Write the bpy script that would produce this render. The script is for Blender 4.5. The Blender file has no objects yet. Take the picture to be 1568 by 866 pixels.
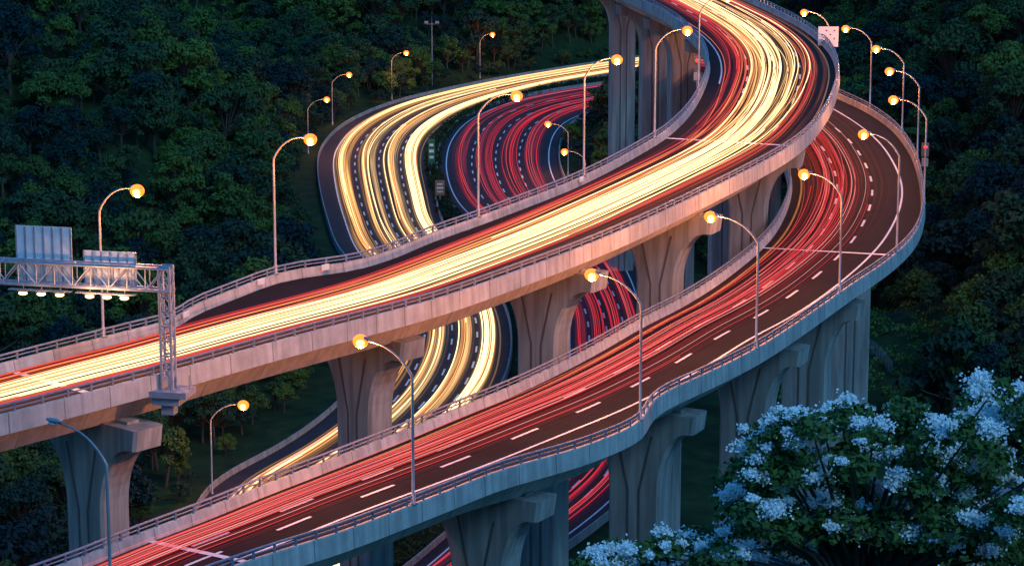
import bpy, math, random
import numpy as np
random.seed(7); rng=np.random.default_rng(7)
sc=bpy.context.scene
TH=math.radians(12.31); F=4000.0; CAMZ=100.0
ct,st=math.cos(TH),math.sin(TH)
cd=bpy.data.cameras.new("camera"); cam=bpy.data.objects.new("camera",cd); sc.collection.objects.link(cam)
cam.location=(0,0,CAMZ); cam.rotation_euler=(math.radians(90)-TH,0,0)
cd.lens=36*F/1568; cd.sensor_width=36; cd.clip_start=1; cd.clip_end=6000; sc.camera=cam
sc.view_settings.view_transform='Standard'; sc.view_settings.look='None'; sc.view_settings.exposure=0

# ---------------- survey: sight line from the viewpoint cut with the level of each carriageway
def S(u,v,zf,dz=0.0):
    a=(u-784)/F; b=-(v-433)/F
    d=np.array([a, ct+b*st, -st+b*ct])
    z=zf(250.) if callable(zf) else zf
    for _ in range(12):
        k=(z+dz-CAMZ)/d[2]; y=k*d[1]
        z=zf(y) if callable(zf) else zf
    return np.array([d[0]*k,d[1]*k,z])
def proj(p):
    p=np.atleast_2d(p); X=p[:,0];Y=p[:,1];Z=p[:,2]-CAMZ
    dep=Y*ct-Z*st; up=Y*st+Z*ct
    return np.stack([784+F*X/dep,433-F*up/dep],1)
def catmull(P,step=2.0):
    P=np.array(P); Q=np.vstack([2*P[0]-P[1],P,2*P[-1]-P[-2]]); out=[]
    for i in range(1,len(Q)-2):
        n=12
        for t in np.linspace(0,1,n,endpoint=False):
            p0,p1,p2,p3=Q[i-1:i+3]
            out.append(0.5*((2*p1)+(-p0+p2)*t+(2*p0-5*p1+4*p2-p3)*t*t+(-p0+3*p1-3*p2+p3)*t**3))
    out.append(P[-1]); out=np.array(out)
    s=np.r_[0,np.cumsum(np.linalg.norm(np.diff(out[:,:2],axis=0),axis=1))]
    n=int(s[-1]/step)+1; q=np.linspace(0,s[-1],n)
    r=np.stack([np.interp(q,s,out[:,k]) for k in range(3)],1)
    return r
def smooth(a,w):
    k=np.ones(2*w+1)/(2*w+1)
    ap=np.concatenate([np.repeat(a[:1],w,0),a,np.repeat(a[-1:],w,0)])
    if a.ndim==1: return np.convolve(ap,k,'valid')
    return np.stack([np.convolve(ap[:,j],k,'valid') for j in range(a.shape[1])],1)
class Road:
    def __init__(self,L,R,zf,dz,sm=2,anchor=None):
        L=catmull([S(u,v,zf,dz) for u,v in L],1.0); R=catmull([S(u,v,zf,dz) for u,v in R],2.0)
        if sm: L=smooth(L,sm*2); R=smooth(R,sm)
        idx=[]
        for r in R:
            d=np.linalg.norm(L[:,:2]-r[:2],axis=1); idx.append(int(np.argmin(d)))
        idx=np.maximum.accumulate(np.array(idx)).astype(float)
        idx=smooth(idx,4)
        self.L=np.stack([np.interp(idx,np.arange(len(L)),L[:,k]) for k in range(3)],1); self.R=R
        C=(self.L+self.R)/2; self.C=C
        self.s=np.r_[0,np.cumsum(np.linalg.norm(np.diff(C[:,:2],axis=0),axis=1))+1e-3*np.arange(1,len(C))]
        e=self.R-self.L; e[:,2]=0; self.W=np.linalg.norm(e,axis=1); self.e=e/self.W[:,None]
        self.len=self.s[-1]
        # running carriageway (without lay-bys): eroded + smoothed width measured from one edge
        w=12; Wp=np.concatenate([np.repeat(self.W[:1],w),self.W,np.repeat(self.W[-1:],w)])
        er=np.array([Wp[i:i+2*w+1].min() for i in range(len(self.W))]); er=smooth(smooth(er,10),8)
        er=np.minimum(er,self.W); es=smooth(self.e,6); 
        es=es/np.linalg.norm(es,axis=1)[:,None]
        if anchor=='L': self.l2=self.L; self.r2=self.L+es*er[:,None]
        elif anchor=='R': self.r2=self.R; self.l2=self.R-es*er[:,None]
        else: self.l2=self.L; self.r2=self.R
    def at(self,s,t,dz=0,lane=False):
        s=np.atleast_1d(s); t=np.broadcast_to(t,s.shape)
        a,b=(self.l2,self.r2) if lane else (self.L,self.R)
        l=np.stack([np.interp(s,self.s,a[:,k]) for k in range(3)],1)
        r=np.stack([np.interp(s,self.s,b[:,k]) for k in range(3)],1)
        p=l+(r-l)*t[:,None]; p[:,2]+=dz; return p
    def lat(self,s):
        e=np.array([np.interp(s,self.s,self.e[:,k]) for k in range(3)]); return e/np.linalg.norm(e)
    def find(self,u,v,t,dz=0):
        p=self.at(self.s,t,dz); q=proj(p); return self.s[int(np.argmin(np.hypot(q[:,0]-u,q[:,1]-v)))]

zA=lambda y: 49.5+0.033*(y-215) if y<300 else 52.3+0.016*(y-300)
zB=lambda y: 41.5
A=Road([(-120,578),(-60,563),(0,548),(100,522),(180,502),(240,487),(266,481),(283,466),(305,455),(345,440),(423,411),(480,401),(535,394),(565,386),(600,375),(660,350),(727,327),(800,300),(870,273),(930,245),(985,215),(1020,193),(1050,165),(1070,135),(1082,105),(1084,85),(1076,62),(1060,44),(1038,25),(1010,8),(985,-4),(945,-22),(905,-42),(860,-70),(800,-100)],
       [(-120,655),(-60,640),(0,625),(100,600),(200,574),(290,551),(400,520),(500,493),(560,478),(640,457),(700,439),(780,411),(870,378),(950,346),(1040,305),(1120,266),(1180,235),(1222,208),(1250,180),(1270,150),(1281,118),(1283,95),(1275,72),(1255,50),(1225,29),(1190,11),(1160,-3),(1115,-22),(1060,-44),(1000,-70),(920,-105)],zA,1.25,1,'R')
B=Road([(-120,935),(-80,915),(0,888),(60,866),(120,845),(200,812),(300,775),(400,735),(500,697),(600,658),(700,617),(800,576),(900,527),(980,482),(1040,452),(1090,422),(1130,393),(1160,368),(1185,340),(1203,305),(1210,272),(1205,243),(1190,213),(1168,188),(1140,163),(1110,140),(1080,118),(1050,95)],
       [(-40,1000),(60,960),(157,925),(220,903),(290,880),(330,866),(380,848),(440,829),(510,808),(560,790),(625,765),(700,736),(760,712),(850,687),(900,672),(950,652),(974,641),(986,628),(994,610),(1020,591),(1080,564),(1150,530),(1200,500),(1250,466),(1300,431),(1350,398),(1384,370),(1404,344),(1413,315),(1414,290),(1409,256),(1396,222),(1370,188),(1330,160),(1285,139),(1240,118),(1195,100),(1150,80),(1105,60)],zB,1.25,1,'L')
C=Road([(290,930),(315,850),(340,775),(372,735),(440,700),(510,655),(560,610),(595,560),(610,520),(610,480),(590,430),(545,380),(525,330),(514,290),(509,250),(515,225),(535,200),(570,178),(620,158),(700,138),(780,122),(850,110),(932,97),(1000,88),(1100,76),(1170,66)],
       [(530,960),(545,890),(570,810),(612,742),(670,680),(730,620),(760,570),(768,510),(755,460),(715,400),(668,345),(655,300),(645,250),(650,220),(670,195),(710,170),(770,148),(850,128),(932,114),(1000,103),(1100,90),(1170,80)],0.0,0.3,4)
D=Road([(600,900),(650,866),(700,820),(780,760),(850,700),(880,620),(870,540),(865,470),(820,415),(760,370),(725,335),(700,310),(685,280),(680,245),(690,210),(720,180),(780,155),(860,138),(932,128),(1000,120),(1100,105),(1180,90)],
       [(720,920),(800,866),(860,825),(920,780),(960,740),(985,690),(1002,600),(1000,530),(985,470),(960,405),(915,345),(870,300),(850,265),(845,235),(852,205),(870,185),(900,172),(932,165),(1000,155),(1100,138),(1180,120)],0.0,0.3,4)

# ---------------- mesh helpers
class MB:
    def __init__(s): s.v=[];s.f=[];s.m=[];s.uv=[];s.n=0
    def add(s,V,Fc,mat=0,uv=None):
        V=np.asarray(V,float); s.v.append(V); s.f.extend([tuple(int(i)+s.n for i in f) for f in Fc]); s.m.extend([mat]*len(Fc))
        s.uv.append(np.zeros((len(V),2)) if uv is None else np.asarray(uv,float)); s.n+=len(V)
    def loft(s,sec,mat=0,closed=True,along=None,lat=None,caps=True):
        sec=np.asarray(sec,float); N,K,_=sec.shape
        if along is None: along=np.arange(N)*1.0
        if lat is None: lat=np.arange(K)*1.0
        uv=np.stack([np.repeat(along,K),np.tile(lat,N)],1)
        Fc=[]; kk=K if closed else K-1
        for i in range(N-1):
            for k in range(kk):
                a=i*K+k;b=i*K+(k+1)%K; Fc.append((a,b,b+K,a+K))
        if closed and caps: Fc.append(tuple(range(K))); Fc.append(tuple(range((N-1)*K,N*K)))
        s.add(sec.reshape(-1,3),Fc,mat,uv)
    def box(s,c,x,y,z,mat=0):
        c,x,y,z=[np.asarray(a,float) for a in (c,x,y,z)]
        V=[c+i*x/2+j*y/2+k*z/2 for i in(-1,1) for j in(-1,1) for k in(-1,1)]
        s.add(V,[(0,1,3,2),(4,6,7,5),(0,4,5,1),(2,3,7,6),(0,2,6,4),(1,5,7,3)],mat)
    def tube(s,P,r,n=6,mat=0):
        P=np.asarray(P,float); r=np.broadcast_to(r,(len(P),)); T=np.gradient(P,axis=0); T/=np.linalg.norm(T,axis=1)[:,None]
        up=np.array([0,0,1.]) if abs(T[0][2])<.9 else np.array([0,1.,0])
        sec=[]
        for p,t,q in zip(P,T,r):
            a=np.cross(t,up); 
            if np.linalg.norm(a)<.15: a=np.cross(t,[0,1.,0.1])
            a/=np.linalg.norm(a); b=np.cross(t,a)
            sec.append([p+q*(math.cos(w)*a+math.sin(w)*b) for w in np.linspace(0,2*math.pi,n,endpoint=False)])
        s.loft(sec,mat)
    def beam(s,a,b,w,mat=0):
        s.tube([a,b],w,4,mat)
    def ellip(s,c,r,mat=0,nu=10,nv=6,ax=None):
        V=[];c=np.array(c)
        R=np.eye(3) if ax is None else np.array(ax)
        for j in range(nv+1):
            ph=math.pi*j/nv
            for i in range(nu):
                a=2*math.pi*i/nu; l=np.array([r[0]*math.sin(ph)*math.cos(a),r[1]*math.sin(ph)*math.sin(a),r[2]*math.cos(ph)])
                V.append(c+l@R)
        Fc=[(j*nu+i,j*nu+(i+1)%nu,(j+1)*nu+(i+1)%nu,(j+1)*nu+i) for j in range(nv) for i in range(nu)]
        s.add(V,Fc,mat)
    def obj(s,name,mats,parent=None,link=True,smoothf=False,loc=None):
        V=np.vstack(s.v); 
        if loc is not None: V=V-np.array(loc)
        me=bpy.data.meshes.new(name); me.from_pydata(V.tolist(),[],s.f)
        for m in mats: me.materials.append(m)
        me.polygons.foreach_set('material_index',s.m)
        if smoothf: me.polygons.foreach_set('use_smooth',[True]*len(s.m))
        uvs=np.vstack(s.uv); li=np.zeros(len(me.loops),int); me.loops.foreach_get('vertex_index',li)
        l=me.uv_layers.new(name='UVMap'); l.data.foreach_set('uv',uvs[li].ravel())
        me.update()
        o=bpy.data.objects.new(name,me)
        if loc is not None: o.location=loc
        if link: sc.collection.objects.link(o)
        if parent: o.parent=parent
        return o
def empty(name):
    o=bpy.data.objects.new(name,None); sc.collection.objects.link(o); return o

# ---------------- materials
def mat(name):
    m=bpy.data.materials.new(name); m.use_nodes=True; nt=m.node_tree
    return m,nt,nt.nodes,nt.links,nt.nodes['Principled BSDF']
def noisemat(name,c1,c2,scale,rough=.7,detail=6,bump=0,joint=0,jcol=.35,stretch=(1,1,1),metal=0,var=(.9,1.06),spec=.5,stain=0):
    m,nt,N,L,b=mat(name)
    g=N.new('ShaderNodeNewGeometry'); mp=N.new('ShaderNodeMapping'); mp.inputs['Scale'].default_value=stretch
    L.new(g.outputs['Position'],mp.inputs['Vector'])
    n=N.new('ShaderNodeTexNoise'); n.inputs['Scale'].default_value=scale; n.inputs['Detail'].default_value=detail; n.inputs['Roughness'].default_value=.65
    L.new(mp.outputs[0],n.inputs['Vector'])
    r=N.new('ShaderNodeValToRGB'); r.color_ramp.elements[0].position=.3; r.color_ramp.elements[1].position=.7
    r.color_ramp.elements[0].color=(*c1,1); r.color_ramp.elements[1].color=(*c2,1)
    L.new(n.outputs['Fac'],r.inputs['Fac']); out=r.outputs['Color']
    def mul(out,fac):
        mx=N.new('ShaderNodeMix'); mx.data_type='RGBA'; mx.blend_type='MULTIPLY'; mx.inputs['Factor'].default_value=1
        L.new(out,mx.inputs['A']); L.new(fac,mx.inputs['B']); return mx.outputs['Result']
    if stain:   # rain streaks running down the face
        mp2=N.new('ShaderNodeMapping'); mp2.inputs['Scale'].default_value=(1.6,1.6,.12); L.new(g.outputs['Position'],mp2.inputs['Vector'])
        n2=N.new('ShaderNodeTexNoise'); n2.inputs['Scale'].default_value=1; n2.inputs['Detail'].default_value=5; L.new(mp2.outputs[0],n2.inputs['Vector'])
        m2=N.new('ShaderNodeMapRange'); m2.inputs['From Min'].default_value=.38; m2.inputs['From Max'].default_value=.6; m2.inputs['To Min'].default_value=1-stain; L.new(n2.outputs['Fac'],m2.inputs['Value'])
        out=mul(out,m2.outputs[0])
    if joint:
        uv=N.new('ShaderNodeUVMap'); sp=N.new('ShaderNodeSeparateXYZ'); L.new(uv.outputs[0],sp.inputs[0])
        d=N.new('ShaderNodeMath'); d.operation='DIVIDE'; d.inputs[1].default_value=joint; L.new(sp.outputs[0],d.inputs[0])
        fr=N.new('ShaderNodeMath'); fr.operation='FRACT'; L.new(d.outputs[0],fr.inputs[0])
        c=N.new('ShaderNodeMath'); c.operation='LESS_THAN'; c.inputs[1].default_value=.1/joint; L.new(fr.outputs[0],c.inputs[0])
        fl=N.new('ShaderNodeMath'); fl.operation='FLOOR'; L.new(d.outputs[0],fl.inputs[0])
        wn=N.new('ShaderNodeTexWhiteNoise'); wn.noise_dimensions='1D'; L.new(fl.outputs[0],wn.inputs['W'])
        mr=N.new('ShaderNodeMapRange'); mr.inputs['To Min'].default_value=var[0]; mr.inputs['To Max'].default_value=var[1]; L.new(wn.outputs['Value'],mr.inputs['Value'])
        mm=N.new('ShaderNodeMath'); mm.operation='MULTIPLY'; 
        jr=N.new('ShaderNodeMapRange'); jr.inputs['To Min'].default_value=1; jr.inputs['To Max'].default_value=jcol; L.new(c.outputs[0],jr.inputs['Value'])
        L.new(mr.outputs[0],mm.inputs[0]); L.new(jr.outputs[0],mm.inputs[1])
        out=mul(out,mm.outputs[0])
    L.new(out,b.inputs['Base Color']); b.inputs['Roughness'].default_value=rough; b.inputs['Metallic'].default_value=metal
    b.inputs['Specular IOR Level'].default_value=spec
    if bump:
        bp=N.new('ShaderNodeBump'); bp.inputs['Strength'].default_value=bump; bp.inputs['Distance'].default_value=.1
        L.new(n.outputs['Fac'],bp.inputs['Height']); L.new(bp.outputs[0],b.inputs['Normal'])
    return m
def emit(name,c,s,samp='NONE'):
    m,nt,N,L,b=mat(name); b.inputs['Base Color'].default_value=(.02,.02,.02,1)
    b.inputs['Emission Color'].default_value=(*c,1); b.inputs['Emission Strength'].default_value=s
    m.cycles.emission_sampling=samp; return m
M_asph=noisemat('asphalt_deck',(.008,.007,.009),(.016,.014,.017),.35,.8,8,spec=.1)
M_asph2=noisemat('asphalt_ground',(.020,.018,.022),(.038,.034,.04),.35,.8,8,spec=.2)
M_conc=noisemat('parapet_concrete',(.38,.36,.35),(.54,.52,.50),.5,.8,8,.3,joint=4.0,jcol=.5,spec=.2,stain=.25)
M_gird=noisemat('girder_concrete',(.42,.38,.35),(.55,.50,.46),.25,.8,7,.2,joint=6.0,jcol=.6,var=(.93,1.05),spec=.2,stain=.2)
M_pier=noisemat('pier_concrete',(.27,.26,.25),(.42,.40,.38),.3,.85,7,.2,stretch=(1,1,.25),spec=.2,stain=.3)
M_rail=noisemat('galvanised_steel',(.13,.16,.22),(.24,.27,.34),2,.5,3,metal=.2)
M_pole=noisemat('painted_pole',(.22,.23,.26),(.32,.33,.36),1,.5,3,metal=.2)
M_white=noisemat('road_paint_white',(.6,.6,.6),(.85,.85,.83),.8,.6)
M_yel=noisemat('road_paint_yellow',(.45,.25,.04),(.6,.35,.06),.8,.6)
M_dark=noisemat('groove_shade_dark_parts',(.09,.085,.08),(.13,.12,.115),1,.9)  # dark tone for painted groove shade on piers, also signal boxes and sign dots
M_joint=noisemat('expansion_joint',(.6,.6,.6),(.8,.8,.8),1,.5)
M_lens=emit('sodium_lens',(1,.17,.008),3.2)
M_lenshot=emit('sodium_arc',(1,.42,.10),7)
M_lensoff=noisemat('lens_glass',(.5,.55,.6),(.6,.65,.7),3,.2)
E_hot=emit('trail_warm_white',(1,.68,.32),2.7)
E_yel=emit('trail_yellow',(1,.46,.12),1.3)
E_org=emit('trail_orange',(1,.20,.04),.68)
E_red=emit('trail_red',(1,.022,.02),.8)
E_pnk=emit('trail_pink',(1,.11,.12),.8)
TR=[E_hot,E_yel,E_org,E_red,E_pnk]

def streak(name,ramp,W,freq,k,seed,lo=.47,hi=.68,pw=1.6):
    m,nt,N,L,b=mat(name); N.remove(b)
    uv=N.new('ShaderNodeUVMap'); sp=N.new('ShaderNodeSeparateXYZ'); L.new(uv.outputs[0],sp.inputs[0])
    cb=N.new('ShaderNodeCombineXYZ')
    a=N.new('ShaderNodeMath');a.operation='MULTIPLY';a.inputs[1].default_value=W*freq;L.new(sp.outputs[1],a.inputs[0]);L.new(a.outputs[0],cb.inputs[0])
    a2=N.new('ShaderNodeMath');a2.operation='MULTIPLY';a2.inputs[1].default_value=.006;L.new(sp.outputs[0],a2.inputs[0]);L.new(a2.outputs[0],cb.inputs[1])
    cb.inputs[2].default_value=seed
    n=N.new('ShaderNodeTexNoise'); n.inputs['Scale'].default_value=1; n.inputs['Detail'].default_value=3.5; n.inputs['Roughness'].default_value=.75
    L.new(cb.outputs[0],n.inputs['Vector'])
    mr=N.new('ShaderNodeMapRange'); mr.inputs['From Min'].default_value=lo; mr.inputs['From Max'].default_value=hi; L.new(n.outputs['Fac'],mr.inputs['Value'])
    p=N.new('ShaderNodeMath');p.operation='POWER';p.inputs[1].default_value=pw;L.new(mr.outputs[0],p.inputs[0])
    r=N.new('ShaderNodeValToRGB'); cr=r.color_ramp
    L.new(sp.outputs[1],r.inputs['Fac'])
    while len(cr.elements)<len(ramp): cr.elements.new(.5)
    for i,(q,c) in enumerate(sorted(ramp)): cr.elements[i].position=q
    for i,(q,c) in enumerate(sorted(ramp)): cr.elements[i].color=(*c,1)
    st_=N.new('ShaderNodeMath');st_.operation='MULTIPLY';st_.inputs[1].default_value=k;L.new(p.outputs[0],st_.inputs[0])
    e=N.new('ShaderNodeEmission'); L.new(r.outputs['Color'],e.inputs['Color']); L.new(st_.outputs[0],e.inputs['Strength'])
    t=N.new('ShaderNodeBsdfTransparent'); ad=N.new('ShaderNodeAddShader'); L.new(e.outputs[0],ad.inputs[0]); L.new(t.outputs[0],ad.inputs[1])
    L.new(ad.outputs[0],N['Material Output'].inputs['Surface']); m.cycles.emission_sampling='NONE'; return m
K0=(0,0,0)
RA=[(0,K0),(.08,K0),(.14,(.35,.02,.02)),(.22,(.9,.05,.03)),(.30,(.9,.18,.04)),(.38,(1,.5,.16)),(.52,(1,.6,.24)),(.64,(1,.5,.15)),(.72,(1,.26,.05)),(.79,(.8,.06,.03)),(.86,(.4,.10,.03)),(.93,K0)]
RB=[(0,K0),(.08,K0),(.16,(.4,.015,.015)),(.28,(.9,.03,.02)),(.40,(1,.035,.03)),(.50,(.7,.02,.02)),(.58,(.35,.01,.01)),(.70,(.15,.004,.004)),(.84,K0)]
Y1=(1,.46,.12);Y2=(1,.6,.24)
RC=[(0,K0),(.04,Y1),(.19,Y1),(.22,K0),(.28,K0),(.31,Y1),(.46,Y2),(.49,K0),(.55,K0),(.58,Y2),(.71,Y2),(.74,K0),(.79,K0),(.82,Y2),(.94,Y2),(.97,K0)]
P1=(.75,.035,.07);
RD=[(0,K0),(.06,K0),(.09,P1),(.2,P1),(.23,K0),(.28,K0),(.31,P1),(.42,P1),(.45,K0),(.5,K0),(.53,P1),(.64,P1),(.67,K0),(.72,K0),(.75,P1),(.86,P1),(.9,K0)]
M_sA=streak('light_trails_a',RA,17,2.2,2.0,1.3,.45,.69)
M_sB=streak('light_trails_b',RB,16,2.0,.8,5.1,.45,.69)
M_sC=streak('light_trails_c',RC,20,2.0,1.8,9.1,.42,.68)
M_sD=streak('light_trails_d',RD,20,1.7,.5,14.1,.42,.67)

# ---------------- roads
def eint(road,sa): return np.stack([np.interp(sa,road.s,road.e[:,k]) for k in range(3)],1)
def ribbon(mb,road,sa,t,w,dz,mat=0):
    p=road.at(sa,t,dz,True); e=eint(road,sa)
    mb.loft(np.stack([p-e*w/2,p+e*w/2],1),mat,closed=False)
def trail(mb,road,sa,t,w,dz,mat):
    p=road.at(sa,t,0,True); p[:,2]+=dz; e=eint(road,sa)
    up=np.zeros_like(p); up[:,2]=w*.7
    mb.loft(np.stack([p-e*w/2,p+up,p+e*w/2],1),mat,closed=True)
def marks(road,parent,edges,dashes,w=.2):
    mb=MB()
    for t,m in edges: ribbon(mb,road,road.s,t,w,.03,m)
    for t in dashes:
        s0=random.uniform(0,8)
        while s0<road.len-4:
            ribbon(mb,road,np.array([s0,s0+2,s0+4]),t,w*1.15,.03,0); s0+=10
    mb.obj('lane_markings',[M_white,M_yel],parent)
def sheet(road,parent,dz,m):
    mb=MB(); ts=np.linspace(0.01,.99,13)
    sec=np.stack([road.at(road.s,t,dz,True) for t in ts],1)
    mb.loft(sec,0,closed=False,along=road.s,lat=ts); mb.obj('light_streaks',[m],parent)
def trails(road,parent,n,pick,z=(.5,1.1),wv=1.0):
    mb=MB(); sa=np.arange(0,road.len,2.5)
    for i in range(n):
        t0,mi,w=pick()
        t=np.full(len(sa),t0)
        for _ in range(3): t+=random.gauss(0,.008)*wv*np.sin(sa/random.uniform(14,60)+random.uniform(0,6))
        if random.random()<.3:
            c=random.uniform(0,road.len); t+=random.choice([-1,1])*.1*wv/(1+np.exp(-(sa-c)/14))
        t=np.clip(t,.05,.95)
        a=0;b=len(sa)
        if random.random()<.3: a=random.randint(0,len(sa)//2); b=min(len(sa),a+random.randint(len(sa)//4,len(sa)))
        if b-a>4: trail(mb,road,sa[a:b],t[a:b],w,random.uniform(*z),mi)
    mb.obj('vehicle_light_trails',TR,parent)

def elevated(road):
    par=empty('elevated_highway')
    L,R,e,s=road.L,road.R,road.e,road.s; Z=np.array([0,0,1.])
    mb=MB(); ts=np.linspace(0,1,9)
    a=L+e*.2;b=R-e*.2
    mb.loft(np.stack([a+(b-a)*t for t in ts],1),0,closed=False,along=s,lat=ts*16); mb.obj('road_surface',[M_asph],par)
    mb=MB()
    prof=[(L+e*.1)-Z*.03,(R-e*.1)-Z*.03,R-Z*.45,R-e*1.9-Z*.95,R-e*3.3-Z*3.2,L+e*3.3-Z*3.2,L+e*1.9-Z*.95,L-Z*.45]
    mb.loft(np.stack(prof,1),0,along=s); mb.obj('box_girder',[M_gird],par)
    mb=MB()
    for Q,sg in ((R,1),(L,-1)):
        q=[(-.3,.0),(-.22,.3),(-.12,.82),(.16,.82),(.2,.75),(.27,-.75),(.0,-.75),(-.3,-.02)]
        mb.loft(np.stack([Q+e*sg*x+Z*z for x,z in q],1),0,along=s)
    mb.obj('parapet_walls',[M_conc],par)
    mb=MB()
    for Q,sg in ((R,1),(L,-1)):
        for h,r in((1.45,.095),(1.13,.06)):
            q=[(math.cos(w)*r,h+math.sin(w)*r) for w in np.linspace(0,2*math.pi,6,endpoint=False)]
            mb.loft(np.stack([Q+e*sg*x+Z*z for x,z in q],1),0)
        sl=np.arange(.5,road.len,2.0)
        for x in sl:
            p=road.at(x,1 if sg>0 else 0)[0]; ee=road.lat(x); f=np.array([-ee[1],ee[0],0])
            mb.box(p+Z*1.12,ee*.12,f*.18,Z*.62)
    mb.obj('steel_railings',[M_rail],par)
    return par
pA=elevated(A); pB=elevated(B)
marks(A,pA,[(.07,0),(.93,1)],[.28,.49,.70])
marks(B,pB,[(.09,1),(.87,0)],[.64,.37],.24)
sheet(A,pA,.55,M_sA); sheet(B,pB,.55,M_sB)
def pkA():
    x=random.random()
    if x<.5: return random.gauss(.5,.10),random.choice([0,0,1]),random.uniform(.04,.12)
    if x<.72: return random.uniform(.3,.74),random.choice([1,2]),random.uniform(.04,.10)
    if x<.88: return random.gauss(.25,.05),random.choice([3,3,2]),random.uniform(.05,.12)
    return random.gauss(.77,.04),random.choice([3,2,2]),random.uniform(.05,.1)
trails(A,pA,58,pkA,wv=1.4)
def pkB():
    x=random.random()
    if x<.72: return random.gauss(.35,.09),random.choice([3,3,3,4]),random.uniform(.04,.10)
    return random.uniform(.15,.72),random.choice([4,3,3]),random.uniform(.03,.06)
trails(B,pB,24,pkB)
mb=MB(); sa=np.arange(0,B.len,2.5)
for t0,w_ in ((.47,.07),(.50,.05),(.30,.05),(.60,.045)):
    trail(mb,B,sa,np.clip(t0+.012*np.sin(sa/37+t0*20),.05,.9),w_,.8,0)
mb.obj('vehicle_light_trails_white',[emit('trail_rosy_white',(1,.42,.38),.95)],pB)

def ground_road(road,edges,dashes,shl=1.5):
    par=empty('ground_highway'); L,R,e,s=road.L,road.R,road.e,road.s; Z=np.array([0,0,1.])
    mb=MB(); a=L-e*shl;b=R+e*1.5; ts=np.linspace(0,1,9)
    mb.loft(np.stack([a+(b-a)*t for t in ts],1),0,closed=False,along=s,lat=ts*20); mb.obj('road_surface',[M_asph2],par)
    mb=MB()
    for Q,sg,o in((L,-1,shl-1.5),(R,1,0)):
        q=[(1.5,-.3),(1.5,.1),(1.55,.8),(1.75,.8),(1.85,-.3)]
        mb.loft(np.stack([Q+e*sg*(x+o)+Z*z for x,z in q],1),0,along=s)
    mb.obj('concrete_barriers',[M_pier],par)
    marks(road,par,edges,dashes,.26); return par
pC=ground_road(C,[(.01,0),(.99,1)],[.25,.52,.765],3.2); pD=ground_road(D,[(.02,0),(.97,0)],[.255,.475,.695])
sheet(C,pC,.6,M_sC); sheet(D,pD,.6,M_sD)
def pkC():
    g=random.choice([(.05,.18),(.31,.47),(.58,.72),(.82,.94),(.82,.94)]); return random.uniform(*g),random.choice([0,0,1,1,2]),random.uniform(.07,.18)
trails(C,pC,60,pkC,wv=.25)
def pkD():
    g=random.choice([(.09,.2),(.31,.42),(.53,.64),(.75,.86)]); return random.uniform(*g),random.choice([3,3,4]),random.uniform(.06,.12)
trails(D,pD,24,pkD,wv=.5)

for road,par,pts in ((A,pA,[(1110,213,.5),(60,575,.4)]),(B,pB,[(1260,374,.5),(310,822,.6)])):
    mb=MB()
    for u,v,t in pts:
        s0=road.find(u,v,t); ts=np.linspace(.02,.98,9)
        p=np.vstack([road.at(s0,t,.05) for t in ts]); p2=np.vstack([road.at(s0+.6,t,.05) for t in ts])
        mb.loft(np.stack([p,p2],1),0,closed=False)
    mb.obj('expansion_joints',[M_joint],par)

# ---------------- terrain
def sstep(a,b,x):
    t=np.clip((x-a)/(b-a),0,1); return t*t*(3-2*t)
RC_=np.vstack([C.C[::4],D.C[::4]])[:,:2]
def rdist(x,y):
    x=np.asarray(x,float);y=np.asarray(y,float); d=np.full(x.shape,1e9)
    for q in RC_: d=np.minimum(d,(x-q[0])**2+(y-q[1])**2)
    return np.sqrt(d)
def hill(x,y):
    z=np.maximum(0,97-.42*y)*1.0
    r=np.hypot((x+118)/1.0,(y-575)/1.25); z=z+36*sstep(95,8,r)
    r=np.hypot((x+150),(y-430)/1.3); z=z+26*sstep(85,5,r)
    z=z+80*sstep(-130,-330,x)*sstep(150,350,y)
    z=z+.42*np.maximum(0,y-715+.25*x)*sstep(3000,900,y)
    z=z+75*sstep(62,190,x)*sstep(250,420,y)
    z=z+5*np.sin(x*.05+1)*np.sin(y*.043)+3*np.sin(x*.11)*np.sin(y*.09+2)
    return z
def tz(x,y,d=None):
    if d is None: d=rdist(x,y)
    m=sstep(16,60,d); return -.5+(hill(x,y)*m)
xs=np.concatenate([np.linspace(-1500,-420,14),np.linspace(-400,400,161),np.linspace(420,1500,14)])
ys=np.concatenate([np.linspace(-120,1000,225),np.linspace(1040,4500,24)])
GX,GY=np.meshgrid(xs,ys); GZ=tz(GX,GY)
n=len(xs); mb=MB()
Fc=[(j*n+i,j*n+i+1,(j+1)*n+i+1,(j+1)*n+i) for j in range(len(ys)-1) for i in range(n-1)]
mb.add(np.stack([GX.ravel(),GY.ravel(),GZ.ravel()],1),Fc)
M_ter=noisemat('undergrowth',(.010,.024,.014),(.035,.065,.022),.25,.95,8,.5,spec=.05)
mb.obj('terrain',[M_ter],smoothf=True)

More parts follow.
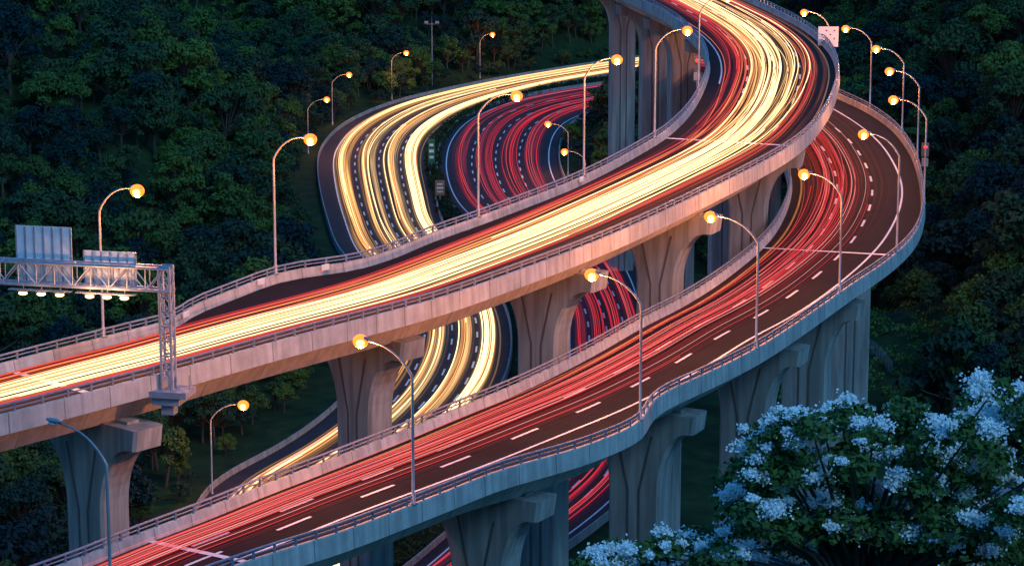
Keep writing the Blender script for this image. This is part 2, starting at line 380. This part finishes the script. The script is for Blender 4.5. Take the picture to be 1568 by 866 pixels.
# ---------------- foliage
def leafmat(name,c1,c2,sc_=.05,rnd=.5):
    m,nt,N,L,b=mat(name)
    g=N.new('ShaderNodeNewGeometry'); oi=N.new('ShaderNodeObjectInfo')
    n=N.new('ShaderNodeTexNoise'); n.inputs['Scale'].default_value=sc_; n.inputs['Detail'].default_value=4; L.new(g.outputs['Position'],n.inputs['Vector'])
    a=N.new('ShaderNodeMath'); a.operation='ADD'; L.new(n.outputs['Fac'],a.inputs[0])
    mu=N.new('ShaderNodeMath'); mu.operation='MULTIPLY_ADD'; mu.inputs[1].default_value=rnd; mu.inputs[2].default_value=-rnd/2; L.new(oi.outputs['Random'],mu.inputs[0]); L.new(mu.outputs[0],a.inputs[1])
    r=N.new('ShaderNodeValToRGB'); r.color_ramp.elements[0].position=.3; r.color_ramp.elements[1].position=.75
    r.color_ramp.elements[0].color=(*c1,1); r.color_ramp.elements[1].color=(*c2,1)
    L.new(a.outputs[0],r.inputs['Fac']); L.new(r.outputs[0],b.inputs['Base Color']); b.inputs['Roughness'].default_value=.7
    b.inputs['Specular IOR Level'].default_value=.1
    return m
M_leaf=leafmat('forest_leaves',(.008,.030,.034),(.075,.14,.028),.018,.45)
M_bark=noisemat('bark',(.04,.03,.025),(.09,.07,.05),3,.9)
def quads(c,size,nrm=None,asp=.6):
    n=len(c); a=rng.normal(size=(n,3)); 
    if nrm is not None: a=a*.6+nrm
    a/=np.linalg.norm(a,axis=1)[:,None]; b=np.cross(a,rng.normal(size=(n,3))); b/=np.linalg.norm(b,axis=1)[:,None]; d=np.cross(a,b)
    s=size[:,None]; V=np.stack([c-b*s,c-d*s*asp+a*s*.1,c+b*s,c+d*s*asp+a*s*.1],1).reshape(-1,3)
    return V,np.arange(4*n).reshape(n,4)
def blob(n,c,r):
    d=rng.normal(size=(n,3)); d/=np.linalg.norm(d,axis=1)[:,None]; d[:,2]=np.where(d[:,2]<-.3,-d[:,2],d[:,2])
    rad=(.55+.5*rng.random(n))[:,None]
    return c+d*rad*np.array(r),d
col=bpy.data.collections.new('forest_tree_kinds')
for k in range(6):
    mb=MB(); H=rng.uniform(7.5,12); cr=rng.uniform(3,4.4)
    mb.tube([(0,0,-2),(.1,.1,H*.4),(.3,-.1,H*.7)],[.3,.22,.1],6,0)
    nc=19
    for j in range(nc):
        a=j*2.4+rng.uniform(0,.9); rr=cr*math.sqrt((j+.5)/nc)*rng.uniform(.65,1.0); c=np.array([rr*math.cos(a),rr*math.sin(a),H*(.86-.42*(rr/cr)**2)+rng.uniform(-1.1,.9)])
        mb.tube([(0.1,0,H*.35),c*np.array([.6,.6,.85]),c],[.12,.07,.03],4,0)
        P_,d=blob(95,c,(rng.uniform(.8,1.6),)*2+(rng.uniform(.6,1.3),)); V,Q=quads(P_,rng.uniform(.18,.38,95),d); mb.add(V,Q.tolist(),1)
    o=mb.obj('broadleaf_tree',[M_bark,M_leaf],link=False); col.objects.link(o)
gx,gy=np.meshgrid(np.arange(-330,300,4.9),np.arange(235,1150,5.4)); gx=gx.ravel()+rng.uniform(-2.6,2.6,gx.size); gy=gy.ravel()+rng.uniform(-2.8,2.8,gy.size)
d=rdist(gx,gy); keep=(d>17)&(np.abs(gx)<gy*.215+25)
AB=np.vstack([A.C[::3],B.C[::3]])[:,:2]; da=np.full(gx.shape,1e9)
for q in AB: da=np.minimum(da,(gx-q[0])**2+(gy-q[1])**2)
keep&=(da>13**2)|(gy<230)
keep&=~((gx>36)&(gx<66)&(gy>370)&(gy<450))
keep&=rng.random(gx.size)<.95
gx,gy,d=gx[keep],gy[keep],d[keep]; gz=tz(gx,gy,d)
me=bpy.data.meshes.new('forest'); me.from_pydata(np.stack([gx,gy,gz-.3],1).tolist(),[],[])
at=me.attributes.new('scl','FLOAT','POINT'); sv=np.clip(rng.lognormal(-.12,.34,len(gx)),.45,1.9)*np.clip((d-12)/14,.4,1); at.data.foreach_set('value',sv)
at=me.attributes.new('rz','FLOAT_VECTOR','POINT'); rv=np.zeros((len(gx),3)); rv[:,2]=rng.uniform(0,6.28,len(gx)); rv[:,:2]=rng.normal(0,.09,(len(gx),2)); at.data.foreach_set('vector',rv.ravel())
fo=bpy.data.objects.new('forest',me); sc.collection.objects.link(fo)
ng=bpy.data.node_groups.new('forest_scatter','GeometryNodeTree')
ng.interface.new_socket('Geometry',in_out='INPUT',socket_type='NodeSocketGeometry'); ng.interface.new_socket('Geometry',in_out='OUTPUT',socket_type='NodeSocketGeometry')
gi=ng.nodes.new('NodeGroupInput'); go=ng.nodes.new('NodeGroupOutput'); ip=ng.nodes.new('GeometryNodeInstanceOnPoints'); ci=ng.nodes.new('GeometryNodeCollectionInfo')
ci.inputs['Collection'].default_value=col; ci.inputs['Separate Children'].default_value=True; ci.inputs['Reset Children'].default_value=True
ip.inputs['Pick Instance'].default_value=True
rvn=ng.nodes.new('FunctionNodeRandomValue'); rvn.data_type='INT'; rvn.inputs[4].default_value=0; rvn.inputs[5].default_value=5
na=ng.nodes.new('GeometryNodeInputNamedAttribute'); na.data_type='FLOAT'; na.inputs['Name'].default_value='scl'
nb=ng.nodes.new('GeometryNodeInputNamedAttribute'); nb.data_type='FLOAT_VECTOR'; nb.inputs['Name'].default_value='rz'
gl=ng.links
gl.new(gi.outputs[0],ip.inputs['Points']); gl.new(ci.outputs[0],ip.inputs['Instance']); gl.new(rvn.outputs[2],ip.inputs['Instance Index'])
gl.new(nb.outputs[0],ip.inputs['Rotation']); gl.new(na.outputs[0],ip.inputs['Scale']); gl.new(ip.outputs[0],go.inputs[0])
md=fo.modifiers.new('scatter','NODES'); md.node_group=ng
print('trees',len(gx))

mb=MB(); M_hedge=leafmat('hedge_leaves',(.012,.025,.010),(.04,.065,.02),.3)
s_=np.arange(0,C.len,1.6); pc=C.at(s_,1.0)
for p,x in zip(pc,s_):
    dd=np.linalg.norm(D.L[:,:2]-p[:2],axis=1); q=D.L[int(np.argmin(dd))]; w=dd.min()
    if w<4: continue
    for k in range(3 if w<14 else 6):
        c=p+(q-p)*random.uniform(.28,.72); r=random.uniform(.8,1.5); c=c+np.array([0,0,r*.35])
        P_,dn=blob(30,c,(r,r,r*.8)); V,Q=quads(P_,rng.uniform(.18,.4,30),dn); mb.add(V,Q.tolist(),0)
mb.obj('median_hedge',[M_hedge])
mb=MB()
for k in range(420):
    x=random.uniform(34,68); y=random.uniform(368,452)
    if rdist(np.array([x]),np.array([y]))[0]<17: continue
    r=random.uniform(.5,1.7); c=np.array([x,y,float(tz(np.array([x]),np.array([y]))[0])+r*.3])
    P_,dn=blob(26,c,(r*1.2,r*1.2,r*.7)); V,Q=quads(P_,rng.uniform(.15,.38,26),dn); mb.add(V,Q.tolist(),0)
mb.obj('bank_shrubs',[leafmat('shrub_leaves',(.03,.07,.02),(.12,.20,.045),.15)])

# ---------------- piers
def pier(road,s0,headw=13.0,colw=4.4,dep=3.0,flare=7.5,under=3.22):
    c=road.at(s0,.5)[0]; e=road.lat(s0); f=np.array([-e[1],e[0],0]); Z=np.array([0,0,1.]); ztop=c[2]-under
    zb=(float(tz(np.array([c[0]]),np.array([c[1]]))[0])-2)
    mb=MB(); prof=[(headw/2,0),(headw/2-.25,-1.7)]
    for t in np.linspace(0.08,1,9):
        a=t*math.pi/2
        prof.append((colw/2+(headw/2-.6-colw/2)*(1-math.sin(a)),-1.7-(flare-1.7)*(1-math.cos(a))))
    prof.append((colw/2,zb-ztop))
    base=np.array([c[0],c[1],ztop])
    secs=[]
    K=len(prof)
    for i in range(K):
        hw=prof[i][0]; z=prof[i][1]; dd=dep/2; ch=.25
        ring=[(-hw+ch,-dd),(hw-ch,-dd),(hw,-dd+ch),(hw,dd-ch),(hw-ch,dd),(-hw+ch,dd),(-hw,dd-ch),(-hw,-dd+ch)]
        secs.append([base+e*x+f*y+Z*z for x,y in ring])
    mb.loft(secs,0)
    for sg in(-1,1):
        for off in(-.55,.55):
            pts=[]
            z0=-2.2; zz=np.array([z0,-4,-flare,zb-ztop])
            for z in zz:
                x=off+ (np.sign(off)*1.2*max(0,1+ (z-z0)/(flare-2.2)) if z>-flare else 0)
                pts.append(base+e*x+f*sg*(dep/2+.01)+Z*z)
            pts=np.array(pts); mb.loft(np.stack([pts-e*.11,pts+e*.11,pts+e*.11+f*sg*.03,pts-e*.11+f*sg*.03],1),1)  # thin raised strips, groove shade put into their dark colour
    for x in(-headw*.3,headw*.3): mb.box(base+e*x+Z*.08,e*1.2,f*1.2,Z*.3,0)
    return mb.obj('bridge_pier',[M_pier,M_dark])
def sfind(road,u,branch):
    q=proj(road.C)[:,0]; k=int(np.argmax(q)); rngi=range(0,k) if branch==0 else range(k,len(q))
    i=min(rngi,key=lambda i:abs(q[i]-u)); return road.s[i]
for u,b in ((-110,0),(150,0),(556,0),(838,0),(1013,0),(1150,0),(1175,1),(1112,1),(1046,1),(1003,1),(953,1)):
    pier(A,sfind(A,u,b))
for u,v in ((520,806),(850,687),(1093,558),(1248,468),(1345,402),(1409,256),(1330,160),(1195,100)):
    pier(B,B.find(u,v,1,1.2),headw=12,colw=5)

# ---------------- lamps
def lamp(base,dr,H=12.0,L=4.0,lit=True,power=10000,ls=1.0):
    base=np.array(base,float); dr=np.array(dr,float); dr[2]=0; dr/=np.linalg.norm(dr); Z=np.array([0,0,1.]); sd=np.array([-dr[1],dr[0],0])
    mb=MB(); P_=[base,base+Z*H*.4,base+Z*H*.78]
    for t in np.linspace(.12,1,9):
        P_.append(base+dr*(L*t*t*.55+L*t*.45-L*.06*(1-t))+Z*(H*.78+H*.22*math.sin(t*math.pi/2)))
    P_=np.array(P_); mb.tube(P_,np.linspace(.12,.055,len(P_)),8,0)
    mb.box(base+Z*.05,dr*.5,sd*.5,Z*.12,0); mb.tube([base,base+Z*.8],.17,8,0)
    h=P_[-1]; ax=[dr,sd,Z]
    mb.ellip(h+dr*.35+Z*.14,(.75,.24,.16),0,10,6,ax)
    if lit:
        mb.ellip(h+dr*.5-Z*.12,(.60*ls,.56*ls,.52*ls),1,16,12,ax); mb.ellip(h+dr*.5-Z*.16-np.array([0,.36*ls,0]),(.34*ls,.32*ls,.30*ls),3,14,10,ax)
    else: mb.ellip(h+dr*.5-Z*.1,(.4,.2,.12),2,10,6,ax)
    o=mb.obj('street_lamp',[M_pole,M_lens,M_lensoff,M_lenshot],smoothf=True)
    if lit:
        ld=bpy.data.lights.new('lamp_light','POINT'); ld.energy=power; ld.color=(1,.31,.08); ld.shadow_soft_size=.25
        lo=bpy.data.objects.new('lamp_light',ld); lo.location=h+dr*.5-Z*(.95+.5*(ls-1)); sc.collection.objects.link(lo); lo.parent=o
    return o
for u,v,H,Lm in ((145,500,12.8,4.2),(423,411,12.8,4.2),(727,327,12.4,3.9),(893,261,12.6,3.2),(998,205,12.4,3.2),(1069,135,12,3)):
    s0=A.find(u,v,0,1.2); e=A.lat(s0); p=A.at(s0,0)[0]-e*.05; p[2]+=.8; lamp(p,e,H,Lm,power=7000)
for u,v,H in ((157,925,12),(622,767,12),(979,641,12),(1154,529,12.2),(1287,441,12.1),(1375,380,13),(1412,305,12.6),(1403,241,11.8),(1382,197,12),(1329,160,12),(1264,130,12)):
    s0=B.find(u,v,1,1.2); e=B.lat(s0); p=B.at(s0,1)[0]+e*.05; p[2]+=.8; lamp(p,-e,H,4.2 if u<1200 else 3.5,lit=(u!=157),power=12000 if u<1300 else 5500)
def near(road,p):
    i=int(np.argmin(np.linalg.norm(road.C[:,:2]-p[:2],axis=1))); return road.C[i]-p
for u,v,rd in ((509,188,C),(600,150,C),(735,118,C),(472,232,C),(325,755,C),(870,268,D),(896,314,D)):
    p=S(u,v,0.0); p[2]=float(tz(p[:1],p[1:2])[0]) if rd is C else 0; lamp(p,near(rd,p),12.8 if rd is C else 11.5,power=4500,ls=1.25)

# ---------------- sign gantry
Z=np.array([0,0,1.])
s0=A.find(252,563,1,1.2); g0=A.at(s0,1)[0]; e=A.lat(s0); g0=g0+e*.7
dx=np.array([-.975,.22,0]); dx/=np.linalg.norm(dx); dy=np.array([dx[1],-dx[0],0]); 
M_gal=noisemat('gantry_steel',(.24,.27,.33),(.36,.39,.45),1.5,.45,3,metal=.2)
M_panel=noisemat('sign_back',(.62,.64,.68),(.76,.78,.8),.8,.5,3,metal=.0)
M_wl=emit('sign_light',(1,.66,.28),5)
mb=MB(); Hc=9.4; Lg=24
for base in (g0,g0+dx*Lg):
    for a in(-.42,.42):
        for b in(-.42,.42): mb.tube([base+dx*a+dy*b-Z*.3,base+dx*a+dy*b+Z*Hc],.12,6)
    for k in range(8):
        z=k*Hc/8; z2=(k+1)*Hc/8
        for b in(-.42,.42):
            mb.beam(base-dx*.42+dy*b+Z*z,base+dx*.42+dy*b+Z*z2,.05); mb.beam(base-dx*.42+dy*b+Z*z2,base+dx*.42+dy*b+Z*z2,.07)
        mb.beam(base+dx*.42-dy*.42+Z*z,base+dx*.42+dy*.42+Z*z2,.05); mb.beam(base-dx*.42-dy*.42+Z*z,base-dx*.42+dy*.42+Z*z2,.05)
for b in(-.5,.5):
    for z in(Hc-1.9,Hc-.15): mb.tube([g0-dx*.5+dy*b+Z*z,g0+dx*(Lg+.5)+dy*b+Z*z],.12,6)
nb_=16
for k in range(nb_):
    a=g0+dx*(k*Lg/nb_); b=g0+dx*((k+1)*Lg/nb_)
    for y in(-.5,.5):
        lo,hi=(Hc-1.9,Hc-.15) if k%2 else (Hc-.15,Hc-1.9)
        mb.beam(a+dy*y+Z*lo,b+dy*y+Z*hi,.055); mb.beam(a+dy*y+Z*(Hc-1.9),a+dy*y+Z*(Hc-.15),.05)
    for z in(Hc-1.9,Hc-.15): mb.beam(a-dy*.5+Z*z,a+dy*.5+Z*z,.045); mb.beam(a-dy*.5+Z*z,b+dy*.5+Z*z,.04)
mb.box(g0-Z*.6,dx*3.6,dy*2.4,Z*.5); mb.box(g0-Z*1.1,dx*2.2,dy*1.8,Z*.8); mb.box(g0-Z*1.9,dx*1.0,dy*1.0,Z*.9)
for sx in(-1.7,1.7): mb.tube([g0+dx*sx-Z*.4,g0+dx*sx+Z*.8],.05,5)
back=-dy if (-dy)[1]>0 else dy
for (a,b,z0,z1) in ((8.0,12.6,Hc-2.3,Hc+2.5),(2.7,7.0,Hc-2.1,Hc+.75)):
    c=g0+dx*(a+b)/2+back*.85+Z*(z0+z1)/2
    mb.box(c,dx*(b-a),back*.06,Z*(z1-z0),1)
    n_=6
    for k in range(n_+1): mb.box(g0+dx*(a+(b-a)*(k+.02)/(n_+.04))+back*.76+Z*(z0+z1)/2,dx*.09,back*.12,Z*(z1-z0),0)
    for k in range(3): 
        p=g0+dx*(a+(b-a)*(k+.5)/3)-back*.1+Z*(Hc-2.7)
        mb.beam(p+back*.3+Z*.9,p,.04); mb.ellip(p,(.36,.24,.16),2)
        mb.box(p+Z*.19,dx*.8,back*.4,Z*.08,0)
    mb.box(g0+dx*(a+b)/2-back*.3+Z*(Hc-2.35),dx*(b-a+.6),back*.5,Z*.06,0)
go_=mb.obj('sign_gantry',[M_gal,M_panel,M_wl])
for a,pw_ in((3.8,380),(5.9,380),(10.2,50)):
    ld=bpy.data.lights.new('sign_flood','POINT'); ld.energy=pw_; ld.color=(1,.45,.2); ld.shadow_soft_size=.2
    lo=bpy.data.objects.new('sign_flood',ld); lo.location=g0+dx*a-back*1.6+Z*(Hc-2.2); sc.collection.objects.link(lo); lo.parent=go_

# ---------------- small roadside items
M_green=noisemat('green_sign',(.01,.12,.06),(.015,.16,.08),2,.4)
M_brown=noisemat('brown_sign',(.2,.14,.08),(.3,.2,.12),2,.4)
M_redl=emit('red_signal',(1,.02,.01),6)
def sign(p,w,h,H,m,d=(0,-1,0)):
    p=np.array(p); mb=MB(); d=np.array(d,float); x=np.array([-d[1],d[0],0])
    mb.tube([p,p+Z*(H+h)],.09,6,0); mb.box(p+Z*(H+h/2)+d*.14,x*w,d*.08,Z*h,1)
    if m is not M_panel:
        mb.box(p+Z*(H+h/2)+d*.19,x*w*.7,d*.02,Z*h*.12,2); mb.box(p+Z*(H+h*.75)+d*.19,x*w*.6,d*.02,Z*h*.1,2); mb.box(p+Z*(H+h*.25)+d*.19,x*w*.6,d*.02,Z*h*.1,2)
    else:
        for i in range(4):
            for j in range(4):
                if (i+j)%2==0: mb.box(p+Z*(H+h*(.2+.2*i))+x*w*(-.3+.2*j)+d*.19,x*.22,d*.02,Z*.22,2)
    return mb.obj('traffic_sign',[M_pole,m,M_white if m is not M_panel else M_dark])
sign(S(661,262,0),1.5,5.5,1.8,M_green); sign(S(674,312,0),2.0,3.2,1.8,M_brown)
s0=A.find(1262,56,1,1.2); p=A.at(s0,1)[0]; sign(p+A.lat(s0)*.6,2.9,2.9,-.2,M_panel)
def signal(p):
    mb=MB(); mb.tube([p,p+Z*3.2],.08,6,0); mb.box(p+Z*3.2,(0.9,0,0),(0,.5,0),(0,0,1.7),1)
    mb.ellip(p+Z*3.6+np.array([0,-.3,0]),(.22,.12,.22),2); mb.box(p+Z*1.6+np.array([0,-.1,0]),(.8,0,0),(0,.4,0),(0,0,1.0),0)
    return mb.obj('traffic_signal',[M_pole,M_dark,M_redl])
s0=A.find(1066,128,0,1.2); signal(A.at(s0,0,.9)[0]-A.lat(s0)*.4)
s0=B.find(1413,262,1,1.2); signal(B.at(s0,1,.9)[0]+B.lat(s0)*.4)
for u,v in ((272,490),(405,440),(507,418),(885,283)):
    s0=A.find(u,v-12,0,1.2); ee=A.lat(s0); f=np.array([-ee[1],ee[0],0]); p=A.at(s0,0,.75)[0]+ee*.5
    mb=MB(); mb.box(p,ee*.08,f*.9,Z*.55,0); mb.box(p+ee*.05,ee*.02,f*.7,Z*.4,1); mb.box(p-ee*.2-Z*.1,ee*.4,f*.1,Z*.1,0); mb.obj('delineator_board',[M_panel,M_white])
mb=MB(); fp=catmull([S(1235,512,0),S(1262,508,0),S(1300,530,0),S(1335,555,0),S(1365,585,0)],2.0)
fp[:,2]=tz(fp[:,0],fp[:,1])
for i,p in enumerate(fp):
    mb.tube([p,p+Z*2.2],.06,5)
    if i:
        q=fp[i-1]
        for h in(.2,.6,1.0,1.4,1.8,2.15): mb.beam(q+Z*h,p+Z*h,.03)
        for t in(.33,.66): mb.beam(q+(p-q)*t+Z*.2,q+(p-q)*t+Z*2.15,.02)
mb.obj('mesh_fence',[M_rail])
# surveillance mast on the slope behind the far carriageway
mx_,my_=-22.0,715.0; mz=float(tz(np.array([mx_]),np.array([my_]))[0]); p=np.array([mx_,my_,mz]); mb=MB()
mb.tube([p,p+Z*10,p+Z*17.5],[.2,.16,.12],8,0); mb.beam(p+Z*17+np.array([-1.8,0,0]),p+Z*17+np.array([1.8,0,0]),.1)
mb.box(p+Z*17.5+np.array([-1.5,0,0]),(1.0,0,0),(0,.6,0),(0,0,.6),0); mb.box(p+Z*17.5+np.array([1.5,0,0]),(1.0,0,0),(0,.6,0),(0,0,.6),0); mb.tube([p+Z*17.5,p+Z*19],.05,5,0)
mb.obj('camera_mast',[M_pole])

# ---------------- tung tree in blossom (foreground right)
M_tl=leafmat('tung_leaves',(.02,.05,.022),(.08,.15,.04),1.2)
M_bl=noisemat('white_blossom',(.84,.83,.80),(.93,.92,.89),6,.6)
mb=MB(); tb=np.array([8.8,63.,float(tz(np.array([8.8]),np.array([63.]))[0])-.5])
cl=[]
def addc(u,v,y,r):
    p=S(u,v,0.0); k=y/p[1]; cl.append((np.array([p[0]*k,y,CAMZ-(CAMZ)*k]),r))
for u,v,r in ((1170,665,.8),(1230,640,.75),(1290,628,.8),(1340,665,.8),(1400,645,.8),(1460,640,.75),(1510,610,.85),(1570,635,.9),(1630,680,1.0),
              (1150,720,.9),(1220,715,1),(1300,720,1),(1380,730,1),(1450,710,1),(1520,715,1),(1590,760,1),
              (1140,790,.9),(1210,800,1),(1290,800,1),(1370,810,1),(1450,800,1),(1530,810,1),(1620,850,1),
              (1070,825,.7),(1010,835,.65),(950,850,.65),(900,868,.6),(1130,870,1),(1220,890,1),(1320,890,1),(1420,900,1),(1520,900,1),(1060,900,.9),(980,910,.8),
              (1180,980,1.1),(1300,990,1.1),(1420,990,1.1),(1540,990,1.1)):
    for k in range(4): addc(u+random.uniform(-32,32),v+random.uniform(-12,34)+k*6,61+random.uniform(-1.8,1.8)+k*1.5,r*random.uniform(.5,.95))
fork=tb+np.array([0,0,3.5])
mb.tube([tb,tb+np.array([.1,0,1.8]),fork],[.34,.28,.24],8,0)
for i,(c,r) in enumerate(cl):
    m1=fork+(c-fork)*.45+np.array([0,0,.5]); mb.tube([fork,m1,c],[.11,.06,.02],5,0)
    nl=int(640*r*r)+60; P_,dn=blob(nl,c,(r,r,r*.85)); V,Q=quads(P_,rng.uniform(.055,.13,nl),dn*.5+np.array([0,0,.5]),.62); mb.add(V,Q.tolist(),1)
    for k in range(random.randint(1,5)):
        dd=np.array([random.gauss(0,.8),random.gauss(-.35,.6),abs(random.gauss(.5,.45))+.1]); dd/=np.linalg.norm(dd)
        pc_=c+dd*np.array([r,r,r*.88])*1.02
        rr=random.uniform(.10,.31); n_=int(80+rr*900); P_=pc_+rng.normal(size=(n_,3))*np.array([rr,rr,rr*.6])*.55
        V,Q=quads(P_,rng.uniform(.024,.052,n_),np.array([0,-.4,.7]),.9); mb.add(V,Q.tolist(),2)
mb.obj('tung_tree',[M_bark,M_tl,M_bl])

# ---------------- light
w=bpy.data.worlds.new('World'); sc.world=w; w.use_nodes=True; nt=w.node_tree; N=nt.nodes; L=nt.links
sky=N.new('ShaderNodeTexSky'); sky.sky_type='NISHITA'; sky.sun_disc=False; sky.sun_elevation=math.radians(1.5); sky.sun_rotation=math.radians(150); sky.air_density=1.2; sky.ozone_density=3
mx=N.new('ShaderNodeMix'); mx.data_type='RGBA'; mx.blend_type='MULTIPLY'; mx.inputs['Factor'].default_value=1; mx.inputs['B'].default_value=(.15,.62,1,1)
L.new(sky.outputs[0],mx.inputs['A']); L.new(mx.outputs['Result'],N['Background'].inputs['Color']); N['Background'].inputs['Strength'].default_value=1.25
sd=bpy.data.lights.new('sun','SUN'); sd.energy=.95; sd.angle=math.radians(15); sd.color=(.36,.72,1)
so=bpy.data.objects.new('sun',sd); sc.collection.objects.link(so); so.rotation_euler=(math.radians(50),0,math.radians(35))
